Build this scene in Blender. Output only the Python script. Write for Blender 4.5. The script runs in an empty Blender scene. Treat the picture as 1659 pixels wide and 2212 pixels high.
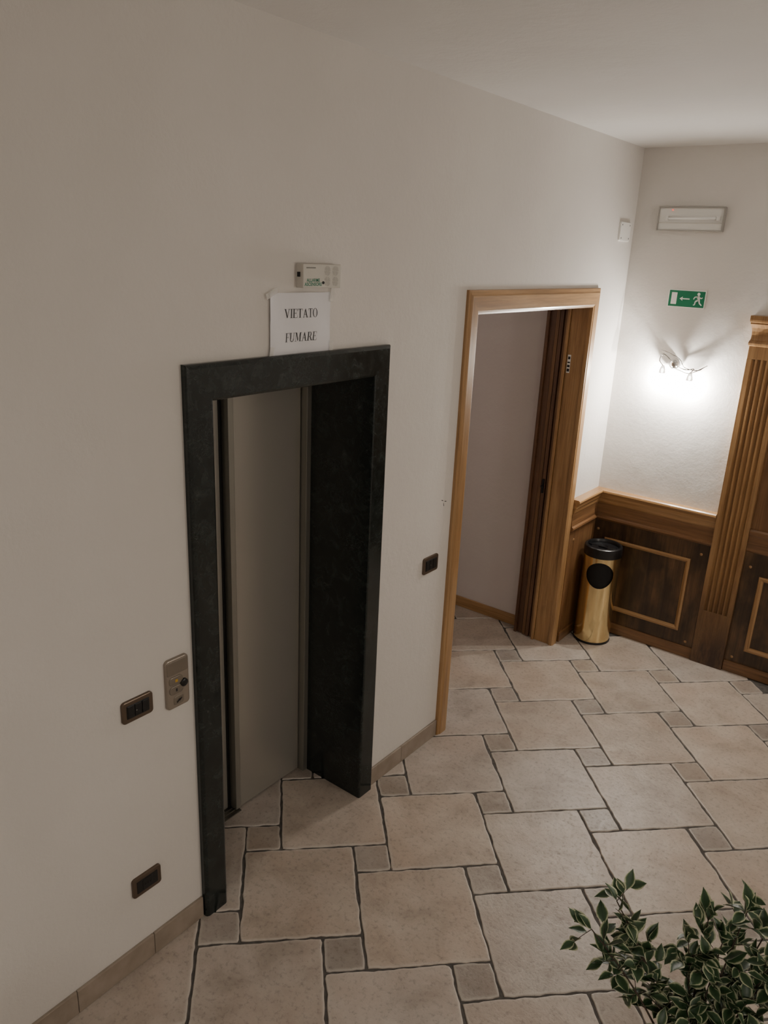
import bpy, bmesh, math, random
from mathutils import Vector, Matrix, noise as mnoise
random.seed(7)
SC=bpy.context.scene
COL=SC.collection

# ------------------------------------------------------------------ materials
def newmat(name, base=(.5,.5,.5), rough=.5, metal=0.0, spec=None):
    m=bpy.data.materials.new(name); m.use_nodes=True
    nt=m.node_tree; b=nt.nodes['Principled BSDF']
    b.inputs['Base Color'].default_value=(*base,1); b.inputs['Roughness'].default_value=rough
    b.inputs['Metallic'].default_value=metal
    if spec is not None: b.inputs['Specular IOR Level'].default_value=spec
    return m,nt,b
def L(nt,a,b): nt.links.new(a,b)
def coords(nt,scale=(1,1,1)):
    t=nt.nodes.new('ShaderNodeTexCoord'); mp=nt.nodes.new('ShaderNodeMapping')
    mp.inputs['Scale'].default_value=scale; L(nt,t.outputs['Object'],mp.inputs['Vector']); return mp.outputs[0]
def noise(nt,vec,scale,detail=4,rough=.55,dist=0):
    n=nt.nodes.new('ShaderNodeTexNoise'); n.inputs['Scale'].default_value=scale; n.inputs['Detail'].default_value=detail
    n.inputs['Roughness'].default_value=rough; n.inputs['Distortion'].default_value=dist; L(nt,vec,n.inputs['Vector']); return n.outputs['Fac']
def ramp(nt,fac,stops):
    r=nt.nodes.new('ShaderNodeValToRGB'); e=r.color_ramp.elements
    while len(e)<len(stops): e.new(.5)
    for i,(p,c) in enumerate(stops):
        e[i].position=p; e[i].color=(*c,1) if len(c)==3 else c
    L(nt,fac,r.inputs[0]); return r.outputs[0]
def mix(nt,fac,a,b,mode='MIX'):
    n=nt.nodes.new('ShaderNodeMix'); n.data_type='RGBA'; n.blend_type=mode
    if isinstance(fac,(int,float)): n.inputs[0].default_value=fac
    else: L(nt,fac,n.inputs[0])
    for i,v in ((6,a),(7,b)):
        if isinstance(v,tuple): n.inputs[i].default_value=(*v,1)
        else: L(nt,v,n.inputs[i])
    return n.outputs[2]
def bump(nt,b,h,strength=.2,dist=.01):
    n=nt.nodes.new('ShaderNodeBump'); n.inputs['Strength'].default_value=strength; n.inputs['Distance'].default_value=dist
    L(nt,h,n.inputs['Height']); 
    if b.inputs['Normal'].is_linked: L(nt,b.inputs['Normal'].links[0].from_socket,n.inputs['Normal'])
    L(nt,n.outputs[0],b.inputs['Normal'])
def g(c): return (c,c,c)

def plaster(name,c1,c2):
    m,nt,b=newmat(name,rough=.75,spec=.25); v=coords(nt)
    f=noise(nt,v,1.1,4,.6)
    L(nt,ramp(nt,f,[(.3,c1),(.7,c2)]),b.inputs['Base Color'])
    bump(nt,b,noise(nt,v,2.4,2),.42,.025); bump(nt,b,noise(nt,v,38,4,.65),.26,.006)
    return m
M_wall=plaster('plaster_wall',(.665,.635,.60),(.705,.675,.64))
M_ceil=plaster('plaster_ceiling',(.72,.70,.675),(.77,.755,.73))
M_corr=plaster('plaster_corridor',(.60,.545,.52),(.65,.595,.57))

def wood(name,axis,dark,mid,light,rough=.38,stain=None,patch=0.0):
    m,nt,b=newmat(name,rough=rough)
    sc=[26,26,26]; sc[axis]=1.6
    v=coords(nt,tuple(sc)); f=noise(nt,v,1.0,7,.68,.6)
    sc2=[90,90,90]; sc2[axis]=2.5
    v2=coords(nt,tuple(sc2)); f2=noise(nt,v2,1.6,3)
    c=ramp(nt,f,[(.30,dark),(.5,mid),(.72,light)])
    c=mix(nt,.35,c,ramp(nt,f2,[(.38,g(.45)),(.55,g(1))]),'MULTIPLY')
    if patch:
        v3=coords(nt,tuple([3.2 if i!=axis else 1.6 for i in range(3)]))
        p=ramp(nt,noise(nt,v3,1.5,4,.6),[(.40,g(0.16)),(.64,g(1))]); c=mix(nt,patch,c,p,'MULTIPLY')
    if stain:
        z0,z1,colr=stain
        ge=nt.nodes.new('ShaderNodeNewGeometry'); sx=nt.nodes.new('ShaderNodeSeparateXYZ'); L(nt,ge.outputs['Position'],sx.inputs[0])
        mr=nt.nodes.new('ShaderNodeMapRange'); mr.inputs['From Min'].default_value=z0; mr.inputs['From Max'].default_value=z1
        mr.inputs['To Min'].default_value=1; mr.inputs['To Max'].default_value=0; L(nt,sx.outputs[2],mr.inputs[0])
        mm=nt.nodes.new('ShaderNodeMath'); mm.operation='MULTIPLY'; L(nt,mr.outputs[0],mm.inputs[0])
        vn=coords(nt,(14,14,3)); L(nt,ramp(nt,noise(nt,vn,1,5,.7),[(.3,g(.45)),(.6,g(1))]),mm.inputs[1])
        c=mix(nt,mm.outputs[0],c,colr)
    L(nt,c,b.inputs['Base Color']); bump(nt,b,f2,.12,.002); b.inputs['Coat Weight'].default_value=.3; b.inputs['Coat Roughness'].default_value=.22
    return m
HON=((.25,.13,.050),(.38,.215,.090),(.48,.295,.135))
M_hx=wood('oak_x',0,*HON); M_hy=wood('oak_y',1,*HON); M_hz=wood('oak_z',2,*HON)
MID=((.12,.055,.022),(.20,.10,.041),(.27,.145,.062))
M_mx=wood('stained_oak_x',0,*MID); M_my=wood('stained_oak_y',1,*MID); M_mz=wood('stained_oak_z',2,*MID)
DRK=((.05,.026,.012),(.135,.070,.030),(.24,.130,.056))
M_dz=wood('dark_panel_z',2,*DRK,patch=.85)
BR=((.065,.028,.014),(.13,.06,.029),(.19,.092,.043)); M_bz=wood('brown_door_z',2,*BR)
PIL=((.20,.10,.038),(.31,.168,.066),(.39,.23,.10))
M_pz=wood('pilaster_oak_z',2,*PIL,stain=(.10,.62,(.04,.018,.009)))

# marble
M_marb,nt,b=newmat('dark_green_marble',rough=.16); v=coords(nt)
f=noise(nt,v,18,10,.76,.8); c=ramp(nt,f,[(.25,(.003,.0045,.0045)),(.48,(.009,.0135,.013)),(.62,(.021,.028,.0265)),(.80,(.065,.075,.070))])
w=nt.nodes.new('ShaderNodeTexVoronoi'); w.feature='DISTANCE_TO_EDGE'; w.inputs['Scale'].default_value=15
vd=nt.nodes.new('ShaderNodeVectorMath'); vd.operation='ADD'; L(nt,v,vd.inputs[0]); 
nn=nt.nodes.new('ShaderNodeTexNoise'); nn.inputs['Scale'].default_value=7; nn.inputs['Detail'].default_value=6; L(nt,v,nn.inputs['Vector']); L(nt,nn.outputs['Color'],vd.inputs[1]); L(nt,vd.outputs[0],w.inputs['Vector'])
ve=ramp(nt,w.outputs['Distance'],[(0,g(1)),(.014,g(0))]); vm=mix(nt,1.0,ve,ramp(nt,noise(nt,v,5,3),[(.46,g(0)),(.70,g(.7))]),'MULTIPLY')
L(nt,mix(nt,vm,c,(.13,.15,.14)),b.inputs['Base Color'])
L(nt,ramp(nt,f,[(.3,g(.12)),(.7,g(.22))]),b.inputs['Roughness'])

# elevator metal
def metal(name,c,rough,met=.8,axis=2):
    m,nt,b=newmat(name,c,rough,met); sc=[300,300,300]; sc[axis]=4
    bump(nt,b,noise(nt,coords(nt,tuple(sc)),1,2),.02,.001); return m
M_panel=metal('elevator_door_steel',(.40,.38,.335),.27,.5)
M_post=metal('elevator_post_steel',(.31,.30,.265),.35,.6)
M_black,_,_=newmat('black_gap',(.004,.004,.004),.7)
M_track=metal('track_metal',(.2,.19,.17),.4,.9,1)
M_chrome,_,_=newmat('chrome',(.8,.8,.8),.08,1)
M_wire,_,_=newmat('dark_chrome_wire',(.28,.27,.26),.2,1)
M_gold,nt,b=newmat('brass',(.84,.67,.36),.15,1); bump(nt,b,noise(nt,coords(nt,(1,1,1)),30,3),.06,.003)
M_bplast,_,_=newmat('black_plastic',(.008,.008,.009),.3)
M_bmatte,_,_=newmat('black_liner',(.003,.003,.003),.8)
M_bronze,nt,b=newmat('bronze_plate',(.16,.12,.09),.3,.75)
M_nick,_,_=newmat('champagne_plate',(.33,.285,.24),.35,.5)
M_nick2,_,_=newmat('champagne_button',(.24,.21,.175),.3,.5)
M_yel,_,_=newmat('amber_mark',(.55,.33,.03),.5)
M_red,nt,b=newmat('red_led',(.8,.02,.01),.4); b.inputs['Emission Color'].default_value=(1,.05,.02,1); b.inputs['Emission Strength'].default_value=2.5
M_white,_,_=newmat('white_plastic',(.80,.79,.76),.4)
M_rim,_,_=newmat('grey_housing',(.36,.345,.32),.45)
M_refl,_,_=newmat('white_reflector',(.80,.79,.76),.5)
M_cream,_,_=newmat('aged_plastic',(.58,.56,.51),.5)
M_grey,_,_=newmat('grey_print',(.22,.22,.2),.6)
M_green,_,_=newmat('sign_green',(.005,.17,.085),.35)
M_gtext,_,_=newmat('green_print',(.01,.2,.12),.6)
M_ink,_,_=newmat('black_ink',(.012,.012,.014),.6)
M_signw,_,_=newmat('sign_white',(.8,.8,.78),.4)
M_paper,nt,b=newmat('white_paper',(.75,.745,.775),.6); bump(nt,b,noise(nt,coords(nt),9,3),.25,.01)
M_tape,nt,b=newmat('clear_tape',(.85,.84,.8),.15); b.inputs['Alpha'].default_value=.35
M_tube,_,_=newmat('tube_glass_white',(.88,.88,.86),.2)
M_glass,nt,b=newmat('clear_glass',(1,1,1),.02); b.inputs['Transmission Weight'].default_value=1
M_bulb,nt,b=newmat('halogen_glow',(1,1,1),.3); b.inputs['Emission Color'].default_value=(1,.96,.88,1); b.inputs['Emission Strength'].default_value=120
M_fillglow,nt,b=newmat('fill_lamp_glow',(1,1,1),.3); b.inputs['Emission Color'].default_value=(1,.90,.76,1); b.inputs['Emission Strength'].default_value=6  # glow of the added, out-of-frame fill lamps
M_leaf,nt,b=newmat('variegated_leaf',rough=.42); a=nt.nodes.new('ShaderNodeAttribute'); a.attribute_name='edge'
v=coords(nt); fz=noise(nt,v,45,3)
ad=nt.nodes.new('ShaderNodeMath'); ad.operation='MULTIPLY_ADD'; L(nt,fz,ad.inputs[0]); ad.inputs[1].default_value=.9; 
sb=nt.nodes.new('ShaderNodeMath'); sb.operation='SUBTRACT'; L(nt,a.outputs['Fac'],sb.inputs[0]); sb.inputs[1].default_value=.36; L(nt,sb.outputs[0],ad.inputs[2])
L(nt,ramp(nt,ad.outputs[0],[(0.0,(.024,.055,.024)),(.50,(.040,.085,.035)),(.68,(.13,.19,.085)),(.86,(.50,.52,.35))]),b.inputs['Base Color'])
M_bark,nt,b=newmat('bark',(.07,.05,.035),.8)
M_terra,nt,b=newmat('terracotta',(.32,.12,.06),.8); bump(nt,b,noise(nt,coords(nt),60,4),.2,.003)
M_soil,nt,b=newmat('soil',(.03,.02,.012),1); bump(nt,b,noise(nt,coords(nt),80,4),1,.01)
M_skirt,nt,b=newmat('skirting_tile',rough=.45); f=noise(nt,coords(nt),12,5); L(nt,ramp(nt,f,[(.3,(.25,.20,.155)),(.7,(.35,.29,.235))]),b.inputs['Base Color'])
M_grout,nt,b=newmat('grout',rough=.9); f=noise(nt,coords(nt),40,4); L(nt,ramp(nt,f,[(.3,(.055,.05,.045)),(.7,(.11,.10,.09))]),b.inputs['Base Color'])
# floor tile
M_tile,nt,b=newmat('stone_tile',rough=.4); v=coords(nt)
at=nt.nodes.new('ShaderNodeAttribute'); at.attribute_name='tint'
rim=nt.nodes.new('ShaderNodeAttribute'); rim.attribute_name='rim'
n1=noise(nt,v,5,6,.66,.4); n2=noise(nt,v,55,5,.72); n3=noise(nt,v,2.6,3)
c=ramp(nt,n1,[(.30,(.35,.29,.24)),(.47,(.455,.39,.33)),(.68,(.56,.495,.43))])
c=mix(nt,ramp(nt,n3,[(.44,g(0)),(.66,g(.45))]),c,(.455,.35,.275))
c=mix(nt,1.0,c,at.outputs['Color'],'MULTIPLY')
c=mix(nt,.50,c,ramp(nt,n2,[(.33,g(.4)),(.48,g(1))]),'MULTIPLY')
rm=nt.nodes.new('ShaderNodeMath'); rm.operation='MULTIPLY'; L(nt,rim.outputs['Fac'],rm.inputs[0]); rm.inputs[1].default_value=.55
c=mix(nt,rm.outputs[0],c,(.64,.60,.545)); L(nt,c,b.inputs['Base Color'])
L(nt,ramp(nt,n2,[(.35,g(.46)),(.65,g(.28))]),b.inputs['Roughness'])
bump(nt,b,n1,.42,.009); bump(nt,b,n2,.42,.003)

# ------------------------------------------------------------------ geometry helpers
def link(o,parent=None):
    COL.objects.link(o)
    if parent is not None: o.parent=parent
    return o
def empty(name,mw=None):
    e=bpy.data.objects.new(name,None); e.empty_display_size=.1; COL.objects.link(e)
    if mw is not None: e.matrix_world=mw
    return e
def mesh(name,verts,faces,mats,parent=None,smooth=False,fm=None,bevel=0,seg=2):
    me=bpy.data.meshes.new(name); me.from_pydata([tuple(v) for v in verts],[],faces)
    if not isinstance(mats,(list,tuple)): mats=[mats]
    for m in mats: me.materials.append(m)
    if fm: me.polygons.foreach_set('material_index',fm)
    bm=bmesh.new(); bm.from_mesh(me); bmesh.ops.recalc_face_normals(bm,faces=bm.faces); bm.to_mesh(me); bm.free()
    if smooth:
        for p in me.polygons: p.use_smooth=True
    o=bpy.data.objects.new(name,me); link(o,parent)
    if bevel:
        md=o.modifiers.new('bevel','BEVEL'); md.width=bevel; md.segments=seg; md.limit_method='ANGLE'
    return o
def boxes(name,bl,mats,parent=None,bevel=0,fmi=None):
    V=[];F=[];fm=[]
    for k,(x0,x1,y0,y1,z0,z1) in enumerate(bl):
        s=len(V); V+=[(x,y,z) for x in (x0,x1) for y in (y0,y1) for z in (z0,z1)]
        F+=[tuple(s+i for i in q) for q in ((0,1,3,2),(4,6,7,5),(0,4,5,1),(2,3,7,6),(0,2,6,4),(1,5,7,3))]
        fm+=[fmi[k] if fmi else 0]*6
    return mesh(name,V,F,mats,parent,False,fm,bevel)
def sweep(name,pts,dirs,prof,mapf,mats,parent=None,closed=False,fmseg=None,capped=True):
    V=[];F=[];fm=[];n=len(prof)
    for (a,bq),(da,db) in zip(pts,dirs):
        for w,d in prof: V.append(mapf(a+da*w,bq+db*w,d))
    segs=len(pts) if closed else len(pts)-1
    for i in range(segs):
        j=(i+1)%len(pts)
        for k in range(n-1):
            F.append((i*n+k,j*n+k,j*n+k+1,i*n+k+1)); fm.append(fmseg[i] if fmseg else 0)
    if not closed and capped:
        F.append(tuple(range(n))); fm.append(0); F.append(tuple((len(pts)-1)*n+k for k in range(n))); fm.append(0)
    return mesh(name,V,F,mats,parent,False,fm)
def rrect(w,h,r,cx=0,cy=0,n=6):
    P=[]
    for sx,sy,a0 in ((1,1,0),(-1,1,90),(-1,-1,180),(1,-1,270)):
        for i in range(n+1):
            a=math.radians(a0+90*i/n); P.append((cx+sx*(w/2-r)+r*abs(math.cos(a))*sx,cy+sy*(h/2-r)+r*abs(math.sin(a))*sy))
    return P
def plate(name,w,h,r,d0,d1,mat,parent,cx=0,cy=0,soft=.001,mw=None):
    n=6; V=[];F=[]
    rings=[(0,d0),(0,d1-soft),(soft*.35,d1-soft*.3),(soft*1.1,d1)]
    for ins,z in rings:
        V+=[(x,y,z) for x,y in rrect(w-2*ins,h-2*ins,max(r-ins,.0002),cx,cy,n)]
    m=4*(n+1)
    for k in range(len(rings)-1):
        for i in range(m): F.append((k*m+i,k*m+(i+1)%m,(k+1)*m+(i+1)%m,(k+1)*m+i))
    F.append(tuple(range(m))); F.append(tuple((len(rings)-1)*m+i for i in range(m)))
    return mesh(name,V,F,mat,parent)
def polys(name,pl,d,mat,parent):
    V=[];F=[]
    for p in pl:
        s=len(V); V+=[(x,y,d) for x,y in p]; F.append(tuple(range(s,len(V))))
    me=bpy.data.meshes.new(name); me.from_pydata(V,[],F); me.materials.append(mat)
    o=bpy.data.objects.new(name,me); return link(o,parent)
def lathe(name,prof,mat,parent=None,seg=64,center=(0,0,0),smooth=True,fmk=None):
    V=[];F=[];fm=[]
    n=len(prof)
    for i in range(seg):
        a=2*math.pi*i/seg
        for r,z in prof: V.append((center[0]+r*math.cos(a),center[1]+r*math.sin(a),center[2]+z))
    for i in range(seg):
        j=(i+1)%seg
        for k in range(n-1): F.append((i*n+k,j*n+k,j*n+k+1,i*n+k+1)); fm.append(fmk[k] if fmk else 0)
    o=mesh(name,V,F,mat,parent,smooth,fm)
    bm=bmesh.new(); bm.from_mesh(o.data); bmesh.ops.remove_doubles(bm,verts=bm.verts,dist=1e-5); bmesh.ops.recalc_face_normals(bm,faces=bm.faces); bm.to_mesh(o.data); bm.free()
    if smooth:
        md=o.modifiers.new('es','EDGE_SPLIT'); md.split_angle=math.radians(40)
    return o
def tube(V,F,pts,r0,r1,seg=6):
    base=len(V); n=len(pts)
    for i,p in enumerate(pts):
        t=(pts[min(i+1,n-1)]-pts[max(i-1,0)]).normalized(); u=t.orthogonal().normalized(); w=t.cross(u); r=r0+(r1-r0)*i/(n-1)
        for k in range(seg):
            a=2*math.pi*k/seg; V.append(p+u*math.cos(a)*r+w*math.sin(a)*r)
    for i in range(n-1):
        for k in range(seg): F.append((base+i*seg+k,base+i*seg+(k+1)%seg,base+(i+1)*seg+(k+1)%seg,base+(i+1)*seg+k))
    F.append(tuple(base+k for k in range(seg))); F.append(tuple(base+(n-1)*seg+k for k in range(seg)))
def wire(name,pts,r,mat,parent,res=10):
    P=[Vector(p) for p in pts]; Q=[P[0]*2-P[1]]+P+[P[-1]*2-P[-2]]; out=[]
    for i in range(1,len(Q)-2):
        for k in range(res):
            t=k/res; a,b_,c_,d_=Q[i-1:i+3]
            out.append(.5*((2*b_)+(c_-a)*t+(2*a-5*b_+4*c_-d_)*t*t+(3*b_-a-3*c_+d_)*t**3))
    out.append(P[-1]); V=[];F=[]; tube(V,F,out,r,r,8); return mesh(name,V,F,mat,parent,True)
def text(name,s,size,x,y,d,mat,parent,align='CENTER',sx=1,off=0.0):
    cu=bpy.data.curves.new(name,'FONT'); cu.body=s; cu.size=size; cu.align_x=align; cu.align_y='CENTER'; cu.offset=off; cu.space_line=.85
    to=bpy.data.objects.new(name+'_tmp',cu); COL.objects.link(to); bpy.context.view_layer.update()
    me=bpy.data.meshes.new_from_object(to.evaluated_get(bpy.context.evaluated_depsgraph_get())); bpy.data.objects.remove(to)
    me.materials.clear(); me.materials.append(mat); o=bpy.data.objects.new(name,me); link(o,parent); o.location=(x,y,d); o.scale=(sx,1,1); return o
def MWL(y,z,x=0): # frame on the left wall: local x->+Y, y->+Z, z->+X
    return Matrix(((0,0,1,x),(1,0,0,y),(0,1,0,z),(0,0,0,1)))
YB=4.74
def MWB(x,z,y=YB): # frame on the back wall: local x->+X, y->+Z, z->-Y
    return Matrix(((1,0,0,x),(0,0,-1,y),(0,1,0,z),(0,0,0,1)))

# ------------------------------------------------------------------ room shell
H=3.007; XR=4.2; YF=-3.0
boxes('wall_left',[(-.25,0,YF,1.44,-.05,H),(-.25,0,1.44,2.37,1.97,H),(-.25,0,2.37,2.99,-.05,H),(-.25,0,2.99,4.29,2.2,H),(-.25,0,4.29,YB+.2,-.05,H)],M_wall)
boxes('wall_back',[(0,XR+.1,YB,YB+.2,-.05,H)],M_wall)
boxes('wall_right',[(XR,XR+.15,YF,YB,-.05,H)],M_wall)
boxes('wall_front',[(-.25,XR+.1,YF-.15,YF,-.05,H)],M_wall)
boxes('wall_corridor',[(-2.6,-.25,4.36,4.5,-.05,H),(-2.75,-2.6,2.45,4.5,-.05,H),(-2.6,-.25,2.45,2.6,-.05,H)],M_corr)
boxes('ceiling',[(-2.8,XR+.1,YF-.1,YB+.15,H,H+.1)],M_ceil)
# floor : hopscotch stone tiles in grout
def build_floor():
    s=math.sqrt(.5); u=Vector((s,s)); v=Vector((s,-s)); a=.4485; b_=.1475
    O=Vector((-.120,1.738)); L1=u*a+v*b_; L2=u*b_-v*a
    V=[];F=[];fm=[];tint=[];rimv=[]
    x0,x1,y0,y1=-2.75,XR+.1,YF-.1,YB+.1
    V+=[(x0,y0,-.0045),(x1,y0,-.0045),(x1,y1,-.0045),(x0,y1,-.0045),(x0,y0,-.05),(x1,y0,-.05),(x1,y1,-.05),(x0,y1,-.05)]
    tint+=[(1,1,1)]*8; rimv+=[0]*8; F+=[(0,1,2,3),(7,6,5,4),(0,4,5,1),(1,5,6,2),(2,6,7,3),(3,7,4,0)]; fm+=[1]*6
    gap=.0042
    def tile(o,size,n,small):
        base=len(V); half=size/2; c=o+u*half+v*half; hh=half-gap
        if not(x0+.05<c.x<x1-.05 and y0+.05<c.y<y1-.05): return
        k=random.uniform(.90,1.06)*(.76 if small else 1); wv=random.uniform(-.05,.03)
        t=(k*(1+wv*.6),k,k*(1-wv*.8)); ph=random.uniform(0,100)
        P=[]
        for sd in range(4):
            for i in range(n):
                q=-1+2*i/n; P.append([(q,-1),(1,q),(-q,1),(-1,-q)][sd])
        for ins,z,rv,jit in ((0,-.0045,.1,1),(.0022,-.0006,1,.9),(.0055,0,.45,.7),(.013,.0,0,.0)):
            for (p,q) in P:
                ext=1.0
                if abs(p)>.99 and abs(q)>.99: ext=1-.0025/half if ins<.01 else 1
                j=mnoise.noise(Vector((c.x*3+p*half*16+ph,c.y*3+q*half*16,ph)))*.0056*jit+mnoise.noise(Vector((p*half*60+ph,q*half*60,ph)))*.0028*jit
                r=(hh-ins+j)*ext; w=c+u*(p*r)+v*(q*r); V.append((w.x,w.y,z)); tint.append(t); rimv.append(rv)
        m=len(P)
        for ring in range(3):
            for i in range(m): F.append((base+ring*m+i,base+ring*m+(i+1)%m,base+(ring+1)*m+(i+1)%m,base+(ring+1)*m+i)); fm.append(0)
        F.append(tuple(base+3*m+i for i in range(m))); fm.append(0)
    for i in range(-24,25):
        for j in range(-24,25):
            o=O+L1*i+L2*j
            tile(o,a,24,False); tile(o+u*a,b_,9,True)
    o=mesh('floor',V,F,[M_tile,M_grout],fm=fm)
    me=o.data
    ca=me.attributes.new('tint','FLOAT_COLOR','POINT'); ca.data.foreach_set('color',[x for t in tint for x in (*t,1)])
    ra=me.attributes.new('rim','FLOAT','POINT'); ra.data.foreach_set('value',rimv)
build_floor()

# skirting on the left wall
def skirt(name,y0,y1,joints,h=.09):
    js=[y0]+[j for j in joints if y0<j<y1]+[y1]
    return boxes(name,[(0,.011,js[i]+.001,js[i+1]-.001,0,h) for i in range(len(js)-1)],M_skirt,bevel=.002)
skirt('baseboard_left',YF,1.418,[-2.6+.33*k for k in range(9)]+[.60,.91,1.203])
skirt('baseboard_left.001',2.397,2.943,[2.64])
boxes('baseboard_corridor',[(-2.6,-.255,4.347,4.36,0,.075)],M_hx,bevel=.003)

# ------------------------------------------------------------------ elevator
EL=empty('elevator')
y0,y1,zt=1.518,2.298,1.926
prof=[(.097,0),(.097,.016),(.094,.022),(.086,.027),(.008,.027),(.002,.024),(0,.018),(0,-.30),(.03,-.30)]
sweep('marble_frame',[(y0,-.01),(y0,zt),(y1,zt),(y1,-.01)],[(-1,0),(-1,1.18),(1,1.18),(1,0)],prof,lambda a,b,d:(d,a,b),M_marb,EL,capped=False)
boxes('door_leaf_fast',[(-.352,-.332,1.905,2.268,.008,1.95)],M_panel,EL,bevel=.002)
boxes('door_leaf_slow',[(-.39,-.366,1.50,1.862,.008,1.95)],M_panel,EL,bevel=.002)
boxes('door_leaf_return',[(-.368,-.326,1.876,1.903,.008,1.95)],M_post,EL,bevel=.002)
boxes('door_gap',[(-.372,-.364,1.862,1.876,.008,1.95),(-.350,-.334,1.903,1.905,.008,1.95),(-.41,-.40,1.45,2.4,0,2.0)],M_black,EL)
boxes('door_post',[(-.36,-.30,2.272,2.36,0,1.97)],M_post,EL,bevel=.002)
boxes('door_header',[(-.40,-.30,1.42,2.4,1.93,2.02),(-.40,-.30,1.38,1.5,0,2.0)],M_post,EL)
boxes('door_sill',[(-.40,-.315,1.5,1.895,-.003,.004),(-.40,-.375,1.895,2.3,-.003,.004),(-.355,-.352,1.5,1.89,.004,.008),(-.338,-.335,1.5,1.89,.004,.008)],M_track,EL)
boxes('shaft',[(-.9,-.87,1.3,2.44,0,2.2),(-.9,-.4,1.3,1.33,0,2.2),(-.9,-.4,2.41,2.44,0,2.2),(-.9,-.25,1.3,2.44,2.03,2.2)],M_black,EL)

# ------------------------------------------------------------------ wooden doorway
DR=empty('door_1')
a0,a1,zt=3.025,4.255,2.133
cp=[(.08,0),(.08,.013),(.077,.017),(.066,.019),(.060,.0235),(.012,.0235),(.006,.020),(.0,.018),(0,-.005)]
sweep('casing',[(a0,-.002),(a0,zt),(a1,zt),(a1,-.002)],[(-1,0),(-1,1.3),(1,1.3),(1,0)],cp,lambda a,b,d:(d,a,b),[M_hz,M_hy],DR,fmseg=[0,1,0],capped=False)
boxes('jamb',[(-.11,.0,4.262,4.31,0,2.2),(-.11,0,2.98,3.018,0,2.2)],M_hz,DR,bevel=.002)
boxes('jamb_head',[(-.25,0,2.98,4.31,2.14,2.21)],M_hy,DR)
boxes('door_stop',[(-.128,-.112,4.248,4.31,0,2.14),(-.25,-.125,2.98,3.03,0,2.14)],M_hz,DR,bevel=.002)
boxes('folded_door_leaf',[(-.150,-.131,4.268,4.35,.004,2.13),(-.178,-.156,4.262,4.35,.004,2.13),(-.206,-.184,4.270,4.35,.004,2.13),(-.25,-.212,4.285,4.35,0,2.14)],[M_mz,M_bz],DR,bevel=.003,fmi=[0,1,0,1])
boxes('leaf_backing',[(-.25,-.12,4.30,4.355,0,2.14)],M_bz,DR)
boxes('door_latch',[(-.172,-.160,4.248,4.263,1.0,1.09),(-.170,-.163,4.230,4.249,1.04,1.055)],M_bplast,DR,bevel=.002)
boxes('corridor_casing',[(-.268,-.25,4.27,4.345,0,2.22),(-.268,-.25,2.95,4.345,2.14,2.22)],M_bz,DR,bevel=.002)
ST=empty('door_label',MWB(-.093,1.805,4.2615))
plate('label_paper',.020,.105,.001,0,.0006,M_signw,ST,soft=.0002)
polys('label_print',[[(-.008,-.045),(.008,-.045),(.008,-.028),(-.008,-.028)],[(-.008,-.020),(.008,-.020),(.008,-.006),(-.008,-.006)],[(-.008,.004),(.008,.004),(.008,.012),(-.008,.012)],[(-.007,.026),(.007,.026),(.007,.042),(-.007,.042)]],.0008,M_ink,ST)

# ------------------------------------------------------------------ wainscot (left return + back wall)
WS=empty('wainscot')
mp=lambda x,y,d:(x,y,d)
WE=.766
def railsweep(name,prof,mats):
    pts=[(0,4.336),(0,YB),(WE,YB)]; dirs=[(1,0),(1,-1),(0,-1)]
    return sweep(name,pts,dirs,prof,mp,mats,WS,fmseg=[0,1])
railsweep('chair_rail',[(0,.978),(.046,.978),(.054,.972),(.056,.962),(.050,.953),(.040,.949),(.038,.925),(.030,.908),(.026,.89),(.02,.88),(0,.88)],[M_hy,M_hx])
railsweep('rail_frieze',[(0,.88),(.020,.88),(.018,.84),(.022,.80),(.034,.792),(.036,.782),(.028,.772),(.022,.766),(0,.766)],[M_my,M_mx])
boxes('back_panel',[(0,WE,YB-.018,YB,0,.77)],M_dz,WS)
boxes('return_panel',[(0,.018,4.336,YB,0,.77)],M_mz,WS)
railsweep('plinth',[(0,0),(0,.07),(.024,.07),(.03,.06),(.03,0)],[M_my,M_mx])
pf=[(0,0),(0,.012),(-.006,.016),(-.014,.016),(-.020,.010),(-.026,.006),(-.028,0)]
def pframe(name,x0,x1,z0,z1,y,parent):
    sweep(name,[(x0,z0),(x0,z1),(x1,z1),(x1,z0)],[(-1,-1),(-1,1),(1,1),(1,-1)],pf,lambda a,b,d:(a,y-d,b),[M_hz,M_hx],parent,closed=True,fmseg=[0,1,0,1])
pframe('panel_moulding',.10,.66,.165,.655,YB-.018,WS)
for k,(x,z) in enumerate([(.045,.70),(.715,.70),(.045,.10),(.715,.10)]):
    lathe('wood_button_%d'%(k+1),[(0,.004),(.006,.003),(.009,0)],M_hz,WS,16).matrix_world=MWB(x,z,YB-.018)
lathe('wood_button_5',[(0,.004),(.006,.003),(.009,0)],M_hz,WS,16).matrix_world=MWL(4.40,.70,.018)

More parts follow.
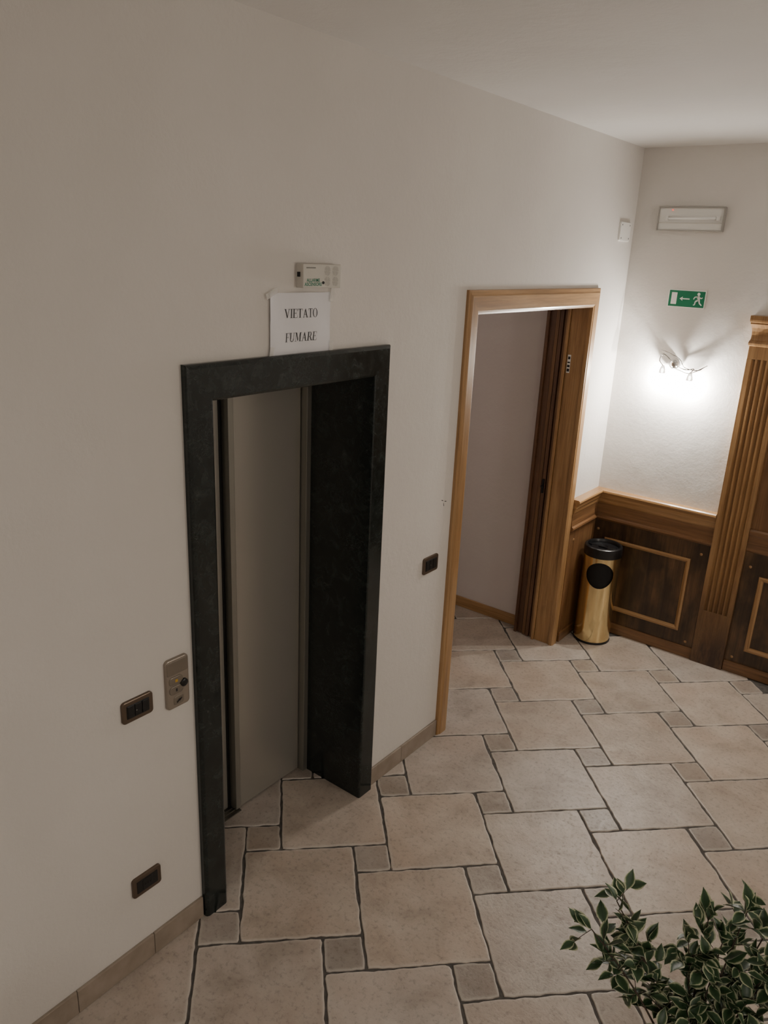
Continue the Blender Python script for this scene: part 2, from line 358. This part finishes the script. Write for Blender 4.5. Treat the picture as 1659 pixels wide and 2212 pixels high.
# ------------------------------------------------------------------ pilaster
PI=empty('wooden_pilaster')
px0,px1=.768,.959; nf=5; D=.045
P=[(px0,0),(px0,D)]
w_=px1-px0; m_=.022; fw=(w_-2*m_)/nf
for i in range(nf):
    xs=px0+m_+i*fw
    for k in range(9):
        t=k/8; P.append((xs+fw*.14+fw*.72*t, D-.012*math.sin(math.pi*t)))
P+=[(px1,D),(px1,0)]
V=[];F=[]
for z in (.36,1.90): V+=[(x,YB-d,z) for x,d in P]
n=len(P)
for k in range(n-1): F.append((k,k+1,n+k+1,n+k))
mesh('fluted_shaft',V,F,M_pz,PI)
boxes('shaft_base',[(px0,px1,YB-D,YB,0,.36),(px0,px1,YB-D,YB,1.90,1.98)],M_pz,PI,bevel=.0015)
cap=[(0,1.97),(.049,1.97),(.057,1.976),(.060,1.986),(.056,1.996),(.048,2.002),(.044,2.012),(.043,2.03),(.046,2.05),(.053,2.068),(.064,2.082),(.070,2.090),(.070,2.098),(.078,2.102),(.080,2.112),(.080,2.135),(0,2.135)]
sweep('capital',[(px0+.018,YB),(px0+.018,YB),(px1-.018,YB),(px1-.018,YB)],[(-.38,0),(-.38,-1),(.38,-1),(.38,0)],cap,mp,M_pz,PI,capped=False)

# panelled wood to the right of the pilaster
WP=empty('wood_panelling')
bx=px1+.001
boxes('upper_panel',[(bx,2.3,YB-.012,YB,.92,1.97)],M_mz,WP)
boxes('lower_panel',[(bx,2.3,YB-.018,YB,0,.80)],M_dz,WP)
boxes('cap_rail',[(bx+.02,2.3,YB-.05,YB,1.95,2.03)],M_hx,WP,bevel=.004)
sweep('mid_rail',[(bx,YB),(2.3,YB)],[(0,-1),(0,-1)],[(0,.93),(.024,.93),(.034,.92),(.036,.90),(.026,.885),(.022,.84),(.028,.80),(.02,.79),(0,.79)],mp,M_mx,WP)
boxes('panel_plinth',[(bx,2.3,YB-.03,YB,0,.07)],M_mx,WP,bevel=.003)
pframe('panel_moulding_lower',1.06,1.62,.165,.655,YB-.018,WP)
pframe('panel_moulding_upper',1.07,1.62,1.05,1.86,YB-.012,WP)
for k,(x,z) in enumerate([(1.0,.70),(1.0,.10)]):
    lathe('button_%d'%(k+1),[(0,.004),(.006,.003),(.009,0)],M_hz,WP,16).matrix_world=MWB(x,z,YB-.018)

# ------------------------------------------------------------------ ash bin
BN=empty('ashtray_bin'); bc=(.160,4.558,0); R=.116
lathe('base_ring',[(0,.0),(R+.003,.0),(R+.004,.006),(R+.002,.014),(R-.004,.016)],M_bplast,BN,64,bc)
body=lathe('brass_body',[(R,.014),(R,.10),(R,.2),(R,.3),(R,.4),(R,.5),(R,.605),(R-.003,.605),(R-.003,.3),(R-.003,.014),(R,.014)],M_gold,None,128,bc)
body.modifiers.clear()
ang=math.atan2(-4.558,1.85-.16)
cdir=Vector((math.cos(ang),math.sin(ang),0))
V=[];F=[];m=64
side=Vector((-cdir.y,cdir.x,0))
for t in (.03,.25):
    for i in range(m):
        a=2*math.pi*i/m; V.append(Vector(bc)+cdir*t+side*(.083*math.cos(a))+Vector((0,0,.485+.088*math.sin(a))))
F=[tuple(range(m)),tuple(range(m,2*m))]+[(i,(i+1)%m,m+(i+1)%m,m+i) for i in range(m)]
cut=mesh('cut',V,F,M_gold)
bo=body.modifiers.new('b','BOOLEAN'); bo.object=cut; bo.operation='DIFFERENCE'; bo.solver='EXACT'
bpy.context.view_layer.update(); dg=bpy.context.evaluated_depsgraph_get()
nm=bpy.data.meshes.new_from_object(body.evaluated_get(dg)); body.modifiers.clear(); body.data=nm; bpy.data.objects.remove(cut)
for p in nm.polygons: p.use_smooth=True
md=body.modifiers.new('es','EDGE_SPLIT'); md.split_angle=math.radians(40); body.parent=BN
lathe('inner_liner',[(0,.03),(R-.012,.03),(R-.012,.60),(0,.60)],M_bmatte,BN,48,bc)
lathe('lid',[(R-.004,.598),(R+.002,.598),(R+.004,.605),(R+.004,.645),(R+.001,.658),(R-.006,.663),(R-.014,.663),(R-.018,.656),(R-.020,.640),(.03,.634),(.0,.634)],M_bplast,BN,64,bc)
lathe('ash_grate',[(.03,.637),(.035,.645),(.075,.645),(.08,.637)],M_bplast,BN,48,bc)
boxes('lid_bar',[(bc[0]-.095,bc[0]+.095,bc[1]-.008,bc[1]+.008,.637,.648)],M_bplast,BN,bevel=.002)

# ------------------------------------------------------------------ alarm box
AL=empty('alarm_box',MWL(1.988,2.291))
plate('housing',.186,.076,.004,0,.034,M_cream,AL,soft=.003)
text('lettering','ALLARME\nASCENSORE',.0150,-.046,-.020,.0345,M_gtext,AL,sx=1.0,off=.0003)
rings=[]
for (cx,cy) in ((.022,.017),(.022,-.017),(.062,.017),(.062,-.017)):
    for rr in (.004,.0075,.011,.0145):
        n=28
        for i in range(n):
            if i%7==6: continue
            a,b2=2*math.pi*i/n,2*math.pi*(i+.75)/n
            rings.append([(cx+rr*math.cos(a),cy+rr*math.sin(a)),(cx+rr*math.cos(b2),cy+rr*math.sin(b2)),(cx+(rr-.0012)*math.cos(b2),cy+(rr-.0012)*math.sin(b2)),(cx+(rr-.0012)*math.cos(a),cy+(rr-.0012)*math.sin(a))])
polys('speaker_grille',rings,.0345,M_grey,AL)
polys('maker_mark',[[(-.08,.024),(-.035,.024),(-.035,.028),(-.08,.028)]],.0345,M_grey,AL)
lathe('key_button',[(0,.003),(.004,.003),(.005,0)],M_ink,AL,16).location=(.002,-.021,.034)
boxes('side_slot',[(-.0955,-.093,-.003,.012,.008,.02)],M_ink,AL)

# ------------------------------------------------------------------ paper sign with serif letters
def serif(ch):
    P=[]
    def R_(x0,y0,x1,y1): P.append([(x0,y0),(x1,y0),(x1,y1),(x0,y1)])
    def ring(cx,cy,rx,ry,tx,ty,a0,a1,n=20):
        for i in range(n):
            A=math.radians(a0+(a1-a0)*i/n);B=math.radians(a0+(a1-a0)*(i+1)/n)
            P.append([(cx+rx*math.cos(A),cy+ry*math.sin(A)),(cx+rx*math.cos(B),cy+ry*math.sin(B)),(cx+(rx-tx)*math.cos(B),cy+(ry-ty)*math.sin(B)),(cx+(rx-tx)*math.cos(A),cy+(ry-ty)*math.sin(A))])
    if ch=='V': P.append([(.08,1),(.24,1),(.56,.12),(.46,0),(.42,0)]); P.append([(.78,1),(.84,1),(.48,0),(.43,0)]); R_(0,.965,.34,1); R_(.64,.965,.96,1); w=.92
    elif ch=='I': R_(.12,0,.27,1); R_(0,0,.39,.035); R_(0,.965,.39,1); w=.39
    elif ch in 'EF':
        R_(.1,0,.25,1); R_(0,.965,.70,1); R_(.66,.76,.70,1); R_(.25,.50,.52,.545); R_(.50,.40,.535,.64)
        if ch=='E': R_(0,0,.72,.04); P.append([(.68,0),(.72,0),(.77,.26),(.74,.26)]); w=.76
        else: R_(0,0,.38,.035); w=.70
    elif ch=='T': R_(.31,0,.46,1); R_(.18,0,.59,.035); R_(0,.955,.77,1); R_(0,.76,.035,1); R_(.735,.76,.77,1); w=.77
    elif ch=='A': P.append([(.12,0),(.17,0),(.47,.9),(.43,1)]); P.append([(.43,1),(.48,1),(.84,0),(.68,0),(.40,.82)]); R_(.24,.33,.62,.375); R_(0,0,.28,.035); R_(.58,0,.94,.035); w=.92
    elif ch=='O': ring(.44,.5,.44,.52,.15,.04,0,360,32); w=.88
    elif ch=='U': R_(.1,.3,.25,1); R_(0,.965,.36,1); R_(.70,.3,.75,1); R_(.60,.965,.88,1); ring(.425,.32,.325,.335,.10,.07,180,360); w=.88
    elif ch=='M': R_(.14,0,.18,1); P.append([(.14,1),(.30,1),(.56,.22),(.50,.04)]); P.append([(.50,.04),(.54,.04),(.90,1),(.86,1)]); R_(.84,0,.99,1); R_(0,0,.32,.035); R_(.72,0,1.1,.035); R_(0,.965,.26,1); R_(.84,.965,1.1,1); w=1.1
    elif ch=='R': R_(.1,0,.25,1); R_(0,0,.37,.035); R_(0,.965,.45,1); ring(.42,.735,.26,.265,.13,.045,-90,90); R_(.25,.47,.43,.51); P.append([(.38,.48),(.52,.48),(.86,0),(.70,0)]); R_(.70,0,.88,.035); w=.86
    return P,w
def word(s,h,cx,cy,slant=0):
    tot=0; items=[]
    for ch in s:
        p,w=serif(ch); items.append((p,tot)); tot+=w+.06
    tot-=.06; out=[]
    for p,o in items:
        for q in p: out.append([(cx+(x+o-tot/2+slant*(y-.5))*h*.92,cy+(y-.5)*h) for x,y in q])
    return out
PS=empty('paper_sign',MWL(1.918,2.138))
nx,ny=24,14; V=[];F=[];W_,H_=.290,.198
def pz(x,y): 
    e=max(0,abs(x)/(W_/2)-.75)
    return .004+.002*math.sin(x*30+y*14)+.003*e*max(0,(y/(H_/2)))+(.010*max(0,(-x/(W_/2))-.8)*(1 if y>0 else .3))
for j in range(ny+1):
    for i in range(nx+1):
        x=(i/nx-.5)*W_; y=(j/ny-.5)*H_; V.append((x,y,pz(x,y)))
for j in range(ny):
    for i in range(nx): k=j*(nx+1)+i; F.append((k,k+1,k+nx+2,k+nx+1))
mesh('sheet',V,F,M_paper,PS,True)
def onpaper(name,pl):
    V=[];F=[]
    for p in pl:
        s=len(V); V.extend([(x,y,pz(x,y)+.0012) for x,y in p]); F.append(tuple(range(s,len(V))))
    me=bpy.data.meshes.new(name); me.from_pydata(V,[],F); me.materials.append(M_ink); link(bpy.data.objects.new(name,me),PS)
onpaper('lettering_vietato',word('VIETATO',.029,.0,.033)); onpaper('lettering_fumare',word('FUMARE',.029,.0,-.044,.12))
for k,(x,y,r) in enumerate([(-.14,.098,25),(.145,.092,80),(-.143,-.095,80),(.145,-.088,85)]):
    t=plate('tape_%d'%(k+1),.05,.018,.001,0,.0012,M_tape,PS,soft=.0003); t.location=(x,y,.009); t.rotation_euler=(0,0,math.radians(r))

# ------------------------------------------------------------------ switches / sockets
def switch(name,y,z,w,h,kind):
    e=empty(name,MWL(y,z)); e_r=.012
    plate('frame',w,h,e_r,0,.009,M_bronze,e,soft=.003)
    plate('insert',w-.030,h-.030,.003,.006,.0105,M_bplast,e,soft=.001)
    iw=(w-.034)/3
    if kind=='switch':
        plate('rocker',iw-.002,h-.034,.002,.009,.0135,M_bplast,e,cx=iw,soft=.001)
        plate('rocker_mid',iw-.002,h-.034,.002,.009,.0128,M_bplast,e,cx=0,soft=.001)
        plate('blank',iw-.002,h-.034,.002,.009,.0122,M_bplast,e,cx=-iw,soft=.001)
        lathe('indicator',[(0,.001),(.002,.001),(.002,0)],M_grey,e,12).location=(-iw*.3,.0,.0132)
    else:
        plate('outlet',iw*1.5,h-.036,.006,.009,.012,M_bplast,e,soft=.001)
        for k in (-1,0,1): lathe('pin_hole_%d'%(k+2),[(0,.0006),(.0028,.0006),(.0028,0)],M_bmatte,e,12).location=(k*.0095,0,.0118)
    return e
switch('light_switch',2.795,1.006,.118,.082,'switch')
switch('light_switch',1.200,.999,.112,.076,'switch')
switch('power_socket',1.191,.327,.112,.078,'socket')
CP=empty('elevator_call_panel',MWL(1.351,1.024))
plate('plate_body',.090,.180,.014,0,.011,M_nick,CP,soft=.004)
plate('display',.082,.048,.006,.009,.0125,M_nick2,CP,cy=.058,soft=.001)
plate('button_up',.054,.030,.013,.009,.014,M_nick2,CP,cx=-.008,cy=.012,soft=.002)
plate('button_down',.054,.030,.013,.009,.014,M_nick2,CP,cx=-.008,cy=-.022,soft=.002)
plate('keyswitch_tab',.04,.03,.008,.009,.0125,M_nick2,CP,cx=.0,cy=-.063,soft=.001)
lathe('call_button',[(0,.008),(.011,.008),(.0135,.006),(.0145,0)],M_bplast,CP,32).location=(.022,-.007,.011)
polys('amber_symbol',[[(-.012,.006),(-.002,.006),(-.002,.016),(-.012,.016)]],.0142,M_yel,CP)
polys('dark_symbol',[[(-.011,-.028),(-.005,-.028),(-.005,-.017),(-.011,-.017)],[(-.008,-.072),(.006,-.062),(.004,-.058),(-.010,-.068)],[(.002,-.068),(.012,-.06),(.010,-.056),(.0,-.064)]],.0142,M_ink,CP)

# blank plate near the corner
BP=empty('junction_cover_plate',MWL(4.592,2.548))
plate('cover',.15,.105,.012,0,.012,M_white,BP,soft=.003)
polys('screws',[rrect(.008,.009,.0028,cx,cy) for cx in (-.055,.055) for cy in (-.036,.036)],.0124,M_ink,BP)
# scuffs in the paint by the door
polys('paint_scuff',[[(2.858,1.302),(2.872,1.297),(2.873,1.300),(2.859,1.305)],[(2.875,1.285),(2.879,1.270),(2.883,1.271),(2.878,1.287)],[(2.884,1.292),(2.900,1.288),(2.900,1.292),(2.885,1.295)]],.0006,M_ink,None).matrix_world=MWL(0,0)

# ------------------------------------------------------------------ emergency light
EM=empty('emergency_light',MWB(.328,2.627))
plate('backplate',.372,.132,.006,0,.020,M_rim,EM,soft=.002)
plate('reflector',.356,.116,.004,.019,.0205,M_refl,EM,soft=.0005)
V=[];F=[]; tube(V,F,[Vector((-.12,.004,.032)),Vector((.15,.004,.032))],.007,.007,16); mesh('fluorescent_tube',V,F,M_tube,EM,True)
boxes('tube_holders',[(-.135,-.12,-.008,.016,.019,.042),(.148,.163,-.008,.016,.019,.042)],M_white,EM,bevel=.001)
boxes('tray_step',[(-.178,.178,-.022,-.019,.020,.026)],M_cream,EM)
sweep('cover_rim',[(-.178,-.058),(-.178,.058),(.178,.058),(.178,-.058)],[(-1,-1),(-1,1),(1,1),(1,-1)],[(0,.020),(0,.029),(.005,.029),(.008,.020)],lambda a,b,d:(a,b,d),M_rim,EM,closed=True)
lathe('status_led',[(0,.004),(.0025,.003),(.0025,0)],M_red,EM,12).location=(-.105,.048,.022)

# ------------------------------------------------------------------ exit sign
EX=empty('exit_sign',MWB(.373,2.195))
plate('sign_border',.214,.100,.004,0,.004,M_signw,EX,soft=.0005)
plate('green_field',.204,.090,.002,.0035,.0044,M_green,EX,soft=.0002)
def seg(p,q,w0,w1=None):
    w1=w1 or w0; p=Vector(p);q=Vector(q);d=(q-p).normalized();nn=Vector((-d.y,d.x))
    return [tuple(p+nn*w0/2),tuple(p-nn*w0/2),tuple(q-nn*w1/2),tuple(q+nn*w1/2)]
pl=[[(-.088,-.033),(-.056,-.033),(-.056,.033),(-.088,.033)]]
pl+=[seg((-.028,0),(.018,0),.006),[(-.040,0),(-.022,-.012),(-.024,0),(-.022,.012)]]
hx,hy=.066,.030; pl.append([(hx+.0085*math.cos(2*math.pi*i/20),hy+.0085*math.sin(2*math.pi*i/20)) for i in range(20)])
pl+=[seg((.064,.020),(.070,-.004),.016,.013), seg((.062,.016),(.046,.012),.006), seg((.046,.013),(.040,.000),.006,.005), seg((.068,.016),(.082,.006),.006), seg((.082,.006),(.090,.012),.006,.005),
     seg((.068,-.002),(.052,-.012),.009,.008), seg((.052,-.012),(.050,-.030),.007,.006), seg((.072,-.002),(.076,-.020),.009,.007), seg((.076,-.020),(.090,-.032),.007,.006), seg((.050,-.031),(.042,-.031),.005)]
polys('running_figure',pl,.0048,M_signw,EX)

# ------------------------------------------------------------------ wall lamp
WL=empty('wall_lamp',MWB(.365,1.82))
lathe('canopy',[(0,.034),(.014,.032),(.026,.022),(.032,.008),(.032,0)],M_chrome,WL,32)
wire('wire_arm_left',[(0,.0,.02),(-.02,.03,.045),(-.06,.055,.05),(-.075,.02,.055),(-.050,-.012,.055)],.0026,M_wire,WL)
wire('wire_arm_right',[(0,.0,.02),(.04,-.012,.045),(.09,-.02,.055),(.13,-.01,.055),(.115,-.035,.055)],.0026,M_wire,WL)
wire('wire_arc_top',[(-.08,.075,.035),(-.02,.062,.045),(.04,.035,.05),(.075,-.010,.045),(.15,-.018,.045),(.185,.005,.045)],.0024,M_wire,WL)
wire('wire_arc_tail',[(.20,.015,.045),(.14,-.025,.05),(.10,-.040,.055),(.05,-.03,.045),(.0,-.02,.035)],.0024,M_wire,WL)
for k,(x,y) in enumerate([(-.050,-.035),(.115,-.060)]):
    o=lathe('glass_cup_%d'%(k+1),[(.006,.026),(.012,.016),(.017,-.002),(.019,-.02),(.0175,-.02),(.0155,-.002),(.0105,.015),(.005,.024)],M_glass,WL,24); o.matrix_local=Matrix(((1,0,0,x),(0,0,1,y),(0,-1,0,.055),(0,0,0,1))) 
    o2=lathe('halogen_capsule_%d'%(k+1),[(0,.014),(.006,.010),(.008,0),(.006,-.012),(0,-.016)],M_bulb,WL,16); o2.matrix_local=Matrix(((1,0,0,x),(0,0,1,y-.004),(0,-1,0,.055),(0,0,0,1)))
    lt=bpy.data.lights.new('halogen_light_%d'%(k+1),'POINT'); lt.energy=24; lt.color=(1,.95,.87); lt.shadow_soft_size=.008
    lo=bpy.data.objects.new('halogen_light_%d'%(k+1),lt); link(lo,WL); lo.location=(x,y-.050,.064)

# ------------------------------------------------------------------ potted ficus
PF=empty('potted_ficus'); base=Vector((1.66,1.56,.0))
lathe('pot',[(0,0),(.10,0),(.105,.01),(.135,.24),(.145,.245),(.145,.275),(.13,.275),(.125,.24),(0,.235)],M_terra,PF,48,tuple(base))
lathe('soil',[(0,.245),(.06,.25),(.126,.242)],M_soil,PF,32,tuple(base))
tips=[(1.405,1.480,.855),(1.435,1.540,.915),(1.49,1.55,.82),(1.62,1.66,.885),(1.595,1.62,.83),(1.69,1.72,.915),(1.66,1.66,.84),(1.78,1.73,.86),(1.77,1.70,.77),(1.72,1.62,.70),(1.63,1.56,.70),(1.82,1.66,.69),(1.87,1.78,.83),(1.74,1.80,.85),(1.70,1.50,.66),(1.86,1.60,.77)]
SV=[];SF=[];LV=[];LF=[];LE=[]
def bez(p0,p1,p2,p3,n):
    return [p0*(1-t)**3+p1*3*t*(1-t)**2+p2*3*t*t*(1-t)+p3*t**3 for t in [i/n for i in range(n+1)]]
def leaf(pos,d,length,upv):
    d=d.normalized(); s=d.cross(upv)
    if s.length<.1: s=d.orthogonal()
    s.normalize(); nrm=s.cross(d).normalized(); w=length*random.uniform(.25,.32)
    prof=[(0,0),(.08,.30),(.25,.82),(.42,1),(.60,.90),(.78,.55),(.90,.22),(1.0,0)]
    b0=len(LV); fold=random.uniform(.15,.5); curl=random.uniform(-.1,.5); wav=random.uniform(-.12,.12)
    for i,(t,pw) in enumerate(prof):
        cpt=pos+d*(t*length)-nrm*(curl*length*t*t*.5)
        for k in (-1,-.6,0,.6,1):
            LV.append(cpt+s*(k*w*pw)+nrm*(abs(k)*w*pw*fold+wav*w*math.sin(t*9+k*2)*abs(k))); LE.append(1.0 if abs(k)==1 else (.42 if abs(k)==.6 else 0.0))
    for i in range(len(prof)-1):
        for k in range(4): a=b0+i*5+k; LF.append((a,a+1,a+6,a+5))
for i,tp in enumerate(tips):
    tip=Vector(tp); tr=base+Vector((random.uniform(-.03,.03),random.uniform(-.03,.03),.24))
    mid=base+Vector((random.uniform(-.02,.02),random.uniform(-.02,.03),.50))
    pts=bez(tr,mid,mid+(tip-mid)*.45+Vector((0,0,.03)),tip,14); tube(SV,SF,pts,.0042,.0014,6)
    for k in range(8,15):
        p=pts[k]; tan=(pts[min(k+1,14)]-pts[k-1]).normalized()
        for q in range(1 if k<10 else 2):
            rd=Vector((random.gauss(0,1),random.gauss(0,1),random.gauss(.2,.8))).normalized(); td=(tan*.7+rd).normalized()
            ln=random.uniform(.02,.055); e2=p+td*ln; tw=bez(p,p+td*ln*.3,p+td*ln*.7+Vector((0,0,.005)),e2,4); tube(SV,SF,tw,.0012,.0008,4)
            for z in (1,2,3,4,4):
                ld=(td*.8+Vector((random.gauss(0,.65),random.gauss(0,.65),random.gauss(.1,.5)))).normalized()
                if random.random()<.72: leaf(tw[z],ld,random.uniform(.040,.056),Vector((random.gauss(0,.35),random.gauss(0,.35),1)))
    leaf(tip,(pts[-1]-pts[-2]),.05,Vector((0,0,1)))
mesh('stems',SV,SF,M_bark,PF,True)
me=bpy.data.meshes.new('foliage'); me.from_pydata([tuple(v) for v in LV],[],LF); me.materials.append(M_leaf)
at_=me.attributes.new('edge','FLOAT','POINT'); at_.data.foreach_set('value',LE)
for p in me.polygons: p.use_smooth=True
link(bpy.data.objects.new('foliage',me),PF)

# ------------------------------------------------------------------ added fill lamps, out of frame, fixtures made up
def add_fill_sconce(mw,energy,name='fill_globe_sconce'):  # made-up globe fixture with a point light, brightens the hall
    e=empty(name,mw)
    lathe('backplate',[(0,.02),(.05,.018),(.06,.0)],M_chrome,e,32)
    lathe('globe',[(0,.20),(.04,.19),(.07,.16),(.08,.12),(.07,.08),(.04,.05),(.02,.02)],M_fillglow,e,24)
    lt=bpy.data.lights.new('lamp','POINT'); lt.energy=energy; lt.color=(1,.92,.825); lt.shadow_soft_size=.12
    lo=bpy.data.objects.new('lamp',lt); link(lo,e); lo.location=(0,0,.34)
add_fill_sconce(Matrix(((0,0,-1,XR),(-1,0,0,2.9),(0,1,0,2.0),(0,0,0,1))),37)
add_fill_sconce(Matrix(((0,0,-1,XR),(-1,0,0,-.6),(0,1,0,2.0),(0,0,0,1))),10)
CL=empty('fill_ceiling_lamp'); CL.location=(2.7,-1.3,H)  # added behind the camera as soft general fill
lathe('canopy',[(0,0),(.22,0),(.22,-.02),(.20,-.03)],M_chrome,CL,48)
lathe('bowl',[(.20,-.02),(.19,-.06),(.13,-.10),(0,-.12)],M_fillglow,CL,24)
lt=bpy.data.lights.new('lamp','AREA'); lt.shape='DISK'; lt.size=.5; lt.energy=24; lt.color=(1,.93,.84); lo=bpy.data.objects.new('lamp',lt); link(lo,CL); lo.location=(0,0,-.14)
CC=empty('corridor_fill_lamp'); CC.location=(-1.6,3.2,H)  # added out of view to lighten the corridor
lathe('bowl',[(.15,0),(.14,-.05),(.09,-.08),(0,-.09)],M_white,CC,32)
lt=bpy.data.lights.new('lamp','POINT'); lt.energy=7; lt.shadow_soft_size=.1; lt.color=(1,.88,.80); lo=bpy.data.objects.new('lamp',lt); link(lo,CC); lo.location=(0,0,-.25)

w=bpy.data.worlds.new('world'); SC.world=w; w.use_nodes=True; w.node_tree.nodes['Background'].inputs[0].default_value=(.5,.45,.4,1); w.node_tree.nodes['Background'].inputs[1].default_value=.1

# ------------------------------------------------------------------ camera
cam=bpy.data.cameras.new('camera'); co=bpy.data.objects.new('camera',cam); COL.objects.link(co)
r=Vector((.7857,.6171,.0427)).normalized(); bk=Vector((.5749,-.7539,.3181)); bk=(bk-r*bk.dot(r)).normalized(); up=bk.cross(r)
co.matrix_world=Matrix(((r.x,up.x,bk.x,1.85),(r.y,up.y,bk.y,0),(r.z,up.z,bk.z,2.3732),(0,0,0,1)))
cam.sensor_fit='VERTICAL'; cam.sensor_height=36; cam.lens=1667/2212*36; cam.clip_start=.02
SC.camera=co
